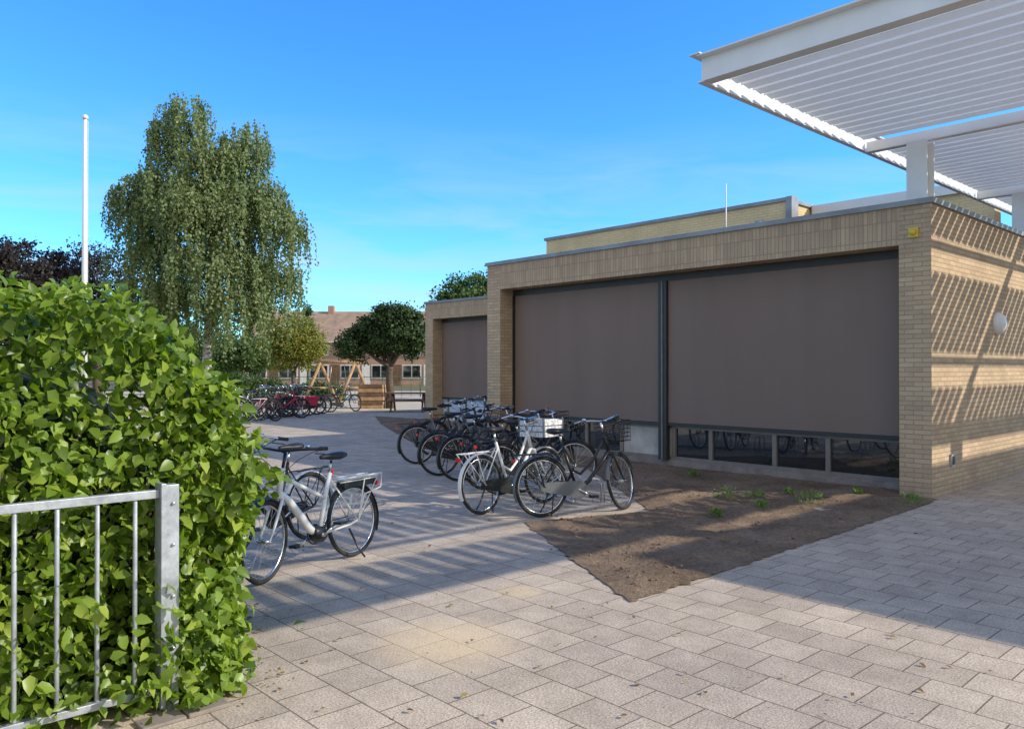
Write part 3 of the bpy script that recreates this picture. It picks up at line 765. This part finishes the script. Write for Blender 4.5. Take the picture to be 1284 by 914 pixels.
def bike(rear,front,kind='d',frame='black',steer=.2,basket=None,fend='black',lean=.06,detail=True,sc=1.0):
    key=(kind,frame,round(steer,2),basket,fend,detail)
    mb=bike_mesh(kind,frame,steer,basket,fend,detail) if key not in cache else None
    a=math.atan2(front[1]-rear[1],front[0]-rear[0])
    mw=Matrix.Translation((rear[0],rear[1],.003))@Matrix.Rotation(a,4,'Z')@Matrix.Rotation(-lean,4,'X')@Matrix.Scale(sc,4)
    if key not in cache:
        o=mb.obj('bicycle',mw=mw,bevel=0); cache[key]=o.data
    else:
        o=bpy.data.objects.new('bicycle',cache[key]); scn.collection.objects.link(o); o.matrix_world=mw
    return o
bike((-1.39,7.05),(-1.93,6.12),'e','bwhite',.25,None,'black',-.07,True,.95)
bike((-1.95,7.75),(-2.45,6.80),'s','black',-.15,None,'bwhite',-.07,True,.96)
bike((-.335,9.07),(.42,9.90),'s','bwhite',-.1,'crate','bwhite',.06)
bike((.34,8.90),(1.42,9.42),'s','black',.55,'wire','bgrey',.05)
bike((-1.65,13.9),(-.65,14.35),'s','bgrey',.2,None,'black')
bike((-1.12,12.35),(-.1,12.8),'s','black',.3,'wire','black')
bike((-.77,11.75),(.25,12.25),'s','black',.1,None,'black')
bike((-.35,10.9),(.65,11.3),'d','black',.3,'wire','black',.05)
bike((-.15,10.5),(.85,10.95),'s','black',-.2,None,'black',.05)
bike((-1.5,15.2),(-.5,15.6),'d','black',.2,None,'black')
bike((-1.3,16.6),(-.3,17.0),'s','bblue',.2,None,'black')
cols=['black','bblue','bwhite','bgrey','bred','black','bgreen','bblue','bwhite','bgrey','black','black']
for i in range(13):
    px=300+i*9.5+random.uniform(-3,3); d=24.5+i*.45+random.uniform(-.5,.5)
    x=(px-642)/1000*d; a=random.choice([.2,.35,2.9,-.2,3.3])+random.uniform(-.2,.2)+.5
    bike((x,d),(x+math.cos(a),d+math.sin(a)),'s' if i%2 else 'd',cols[i%12],.3,'bag' if i in(4,7,9) else ('wire' if i in (2,5) else None),'bred' if i in (4,9) else 'black',.05,False)
mb=MB()
for k in range(9):
    p=Vector((.75+(-.23)*k*.9,9.75+k*.62,0)); dd=Vector((.9,.43,0)).normalized()
    for s in (-.04,.04):
        o=Vector((-dd.y,dd.x,0))*s
        mb.tube([p+o,p+o+Vector((0,0,.22)),p+o+dd*.1+Vector((0,0,.3)),p+o+dd*.32+Vector((0,0,.3)),p+o+dd*.42+Vector((0,0,.22)),p+o+dd*.42],.009,'galv',6)
mb.tube([(.75,9.75,.03),(.75-.23*.9*8,9.75+8*.62,.03)],.02,'galv',6)
mb.obj('bicycle_rack')
# ---------------------------------------------------------------- small stuff
def weed(p,s,n=40):
    P=np.array([[p.x,p.y,.03]]*n)+rnd(n,1)*np.array([s*.5,s*.5,0]); P[:,2]=.03+rng.random(n)*s*.9
    d=P-np.array([p.x,p.y,-.05]); L=rng.uniform(.025,.06,n)
    leaf_obj('weed_plant',P,d+rnd(n,.05),rnd(n,.5)+np.array([0,0,1]),L,L*.6,'weedleaf',True)
for px,py,s in ((910,628,.13),(1014,636,.18),(945,628,.1),(955,640,.07),(1142,634,.12),(898,650,.07),(868,600,.08),(1075,622,.06),(990,622,.06)):
    weed(G(px,py),s,60)
P=[];
for i in range(170):
    px=random.uniform(290,1240); py=random.uniform(650,905) if i%3 else random.uniform(560,700); q=G(px,py); P.append((q.x,q.y,.012+random.random()*.006))
for i in range(110):
    u=random.uniform(0,2.4); q=W(u,vend(u,0)+abs(random.gauss(0,.25)),.012); P.append(tuple(q))
P=np.array(P);n=len(P);T=rnd(n);T[:,2]*=.1;L=rng.uniform(.015,.05,n)
leaf_obj('fallen_leaves',P,T,rnd(n,.25)+np.array([0,0,1]),L,L*.6,'deadleaf',True)
mb=MB()
for i in range(700):
    px=random.uniform(680,1130); py=random.uniform(600,750); q=G(px,py); u,v=UV(q)
    if u<-.15 or v>-.1 or v< -6.2 or v<-4.9-(2.35-u)*.57+.1: continue
    r=random.uniform(.005,.024)
    b=[(1,0,0),(-1,0,0),(0,1,0),(0,-1,0),(0,0,.7),(0,0,-.5)]
    vs=[(q.x+a[0]*r*random.uniform(.7,1.3),q.y+a[1]*r*random.uniform(.7,1.3),.035+a[2]*r) for a in b]
    mb.add(vs,[(0,2,4),(2,1,4),(1,3,4),(3,0,4),(2,0,5),(1,2,5),(3,1,5),(0,3,5)],'soil')
mb.obj('soil_clods')
mb=MB(); q=G(1035,642); mb.box((-.12,-.06,0),(.12,.06,.035),'cream',Matrix.Translation((q.x,q.y,.01))@Matrix.Rotation(.3,4,'Z')); mb.obj('loose_tile',bevel=.006)
mb=MB()
for k,(u,v) in enumerate(((.02,-9.62),(.02,-9.41))):
    mb.box((-.02-.05,v,0),(.05,v+.2,.018+.004*k),'stone')
mb.obj('edging_block',mw=FR,bevel=.006)
# ---------------------------------------------------------------- light, sky, camera
sd=Vector((1.728,-.31,1.0)).normalized()
sl=bpy.data.lights.new('sun','SUN'); sl.energy=5.0; sl.angle=math.radians(.5); sl.color=(1,.91,.77)
so=bpy.data.objects.new('sun',sl); scn.collection.objects.link(so); so.rotation_euler=(-sd).to_track_quat('-Z','Y').to_euler(); so.location=(20,-10,30)
w=bpy.data.worlds.new('World'); scn.world=w; w.use_nodes=True; nt=w.node_tree; nt.nodes.clear(); nn_=nt.nodes.new; lk=nt.links.new
sky=nn_('ShaderNodeTexSky'); sky.sky_type='NISHITA'; sky.sun_disc=False
sky.sun_elevation=math.asin(sd.z); sky.sun_rotation=math.atan2(sd.x,sd.y); sky.altitude=100; sky.air_density=1.0; sky.dust_density=.3; sky.ozone_density=3.0
hsv=nn_('ShaderNodeHueSaturation'); hsv.inputs['Saturation'].default_value=1.2; hsv.inputs['Value'].default_value=2.1
lk(sky.outputs[0],hsv.inputs['Color'])
tint=nn_('ShaderNodeMix'); tint.data_type='RGBA'; tint.blend_type='MULTIPLY'; tint.inputs[0].default_value=1; lk(hsv.outputs[0],tint.inputs[6]); tint.inputs[7].default_value=(.40,.74,1.0,1)
tc=nn_('ShaderNodeTexCoord'); sx=nn_('ShaderNodeSeparateXYZ'); lk(tc.outputs['Generated'],sx.inputs[0])
mp=nn_('ShaderNodeMapping'); mp.inputs['Scale'].default_value=(1.6,1.6,9); mp.inputs['Rotation'].default_value=(0,.12,0); lk(tc.outputs['Generated'],mp.inputs[0])
nz=nn_('ShaderNodeTexNoise'); nz.inputs['Scale'].default_value=2.2; nz.inputs['Detail'].default_value=7; nz.inputs['Roughness'].default_value=.55; nz.inputs['Distortion'].default_value=.6; lk(mp.outputs[0],nz.inputs['Vector'])
def wr(fac,stops):
    r=nn_('ShaderNodeValToRGB'); e=r.color_ramp.elements
    while len(e)<len(stops): e.new(.5)
    for i,(p,c) in enumerate(stops): e[i].position=p; e[i].color=(c,c,c,1)
    lk(fac,r.inputs[0]); return r.outputs[0]
def mul(a,b):
    m=nn_('ShaderNodeMath'); m.operation='MULTIPLY'
    for i,x in enumerate((a,b)):
        if isinstance(x,float): m.inputs[i].default_value=x
        else: lk(x,m.inputs[i])
    return m.outputs[0]
cm=mul(mul(wr(nz.outputs['Fac'],[(.42,0),(.72,1)]),wr(sx.outputs[2],[(0,1),(.16,.9),(.3,0)])),.65)
mx=nn_('ShaderNodeMix'); mx.data_type='RGBA'; lk(cm,mx.inputs[0]); lk(tint.outputs[2],mx.inputs[6]); mx.inputs[7].default_value=(4.2,5.2,6.1,1)
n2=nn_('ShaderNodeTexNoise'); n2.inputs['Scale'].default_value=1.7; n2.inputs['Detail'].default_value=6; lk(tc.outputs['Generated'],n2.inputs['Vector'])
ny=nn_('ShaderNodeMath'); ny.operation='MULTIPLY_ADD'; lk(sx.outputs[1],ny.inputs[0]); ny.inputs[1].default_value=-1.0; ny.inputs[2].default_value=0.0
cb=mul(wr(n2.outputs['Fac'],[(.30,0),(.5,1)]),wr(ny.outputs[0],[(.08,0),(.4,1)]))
mx2=nn_('ShaderNodeMix'); mx2.data_type='RGBA'; lk(mul(cb,.9),mx2.inputs[0]); lk(mx.outputs[2],mx2.inputs[6]); mx2.inputs[7].default_value=(6.9,6.3,5.6,1)  # warm-white cloud glow added behind the camera as fill light
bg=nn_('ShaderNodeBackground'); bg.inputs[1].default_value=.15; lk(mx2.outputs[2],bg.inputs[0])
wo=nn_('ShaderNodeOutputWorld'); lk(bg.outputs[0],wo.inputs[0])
cam=bpy.data.cameras.new('camera'); cam.lens=28.04; cam.sensor_width=36; cam.clip_end=3000; cam.clip_start=.05
co=bpy.data.objects.new('camera',cam); scn.collection.objects.link(co); co.location=(0,0,H); co.rotation_euler=(math.radians(90.34),0,0); scn.camera=co
scn.view_settings.view_transform='Standard'; scn.view_settings.look='None'; scn.view_settings.exposure=0
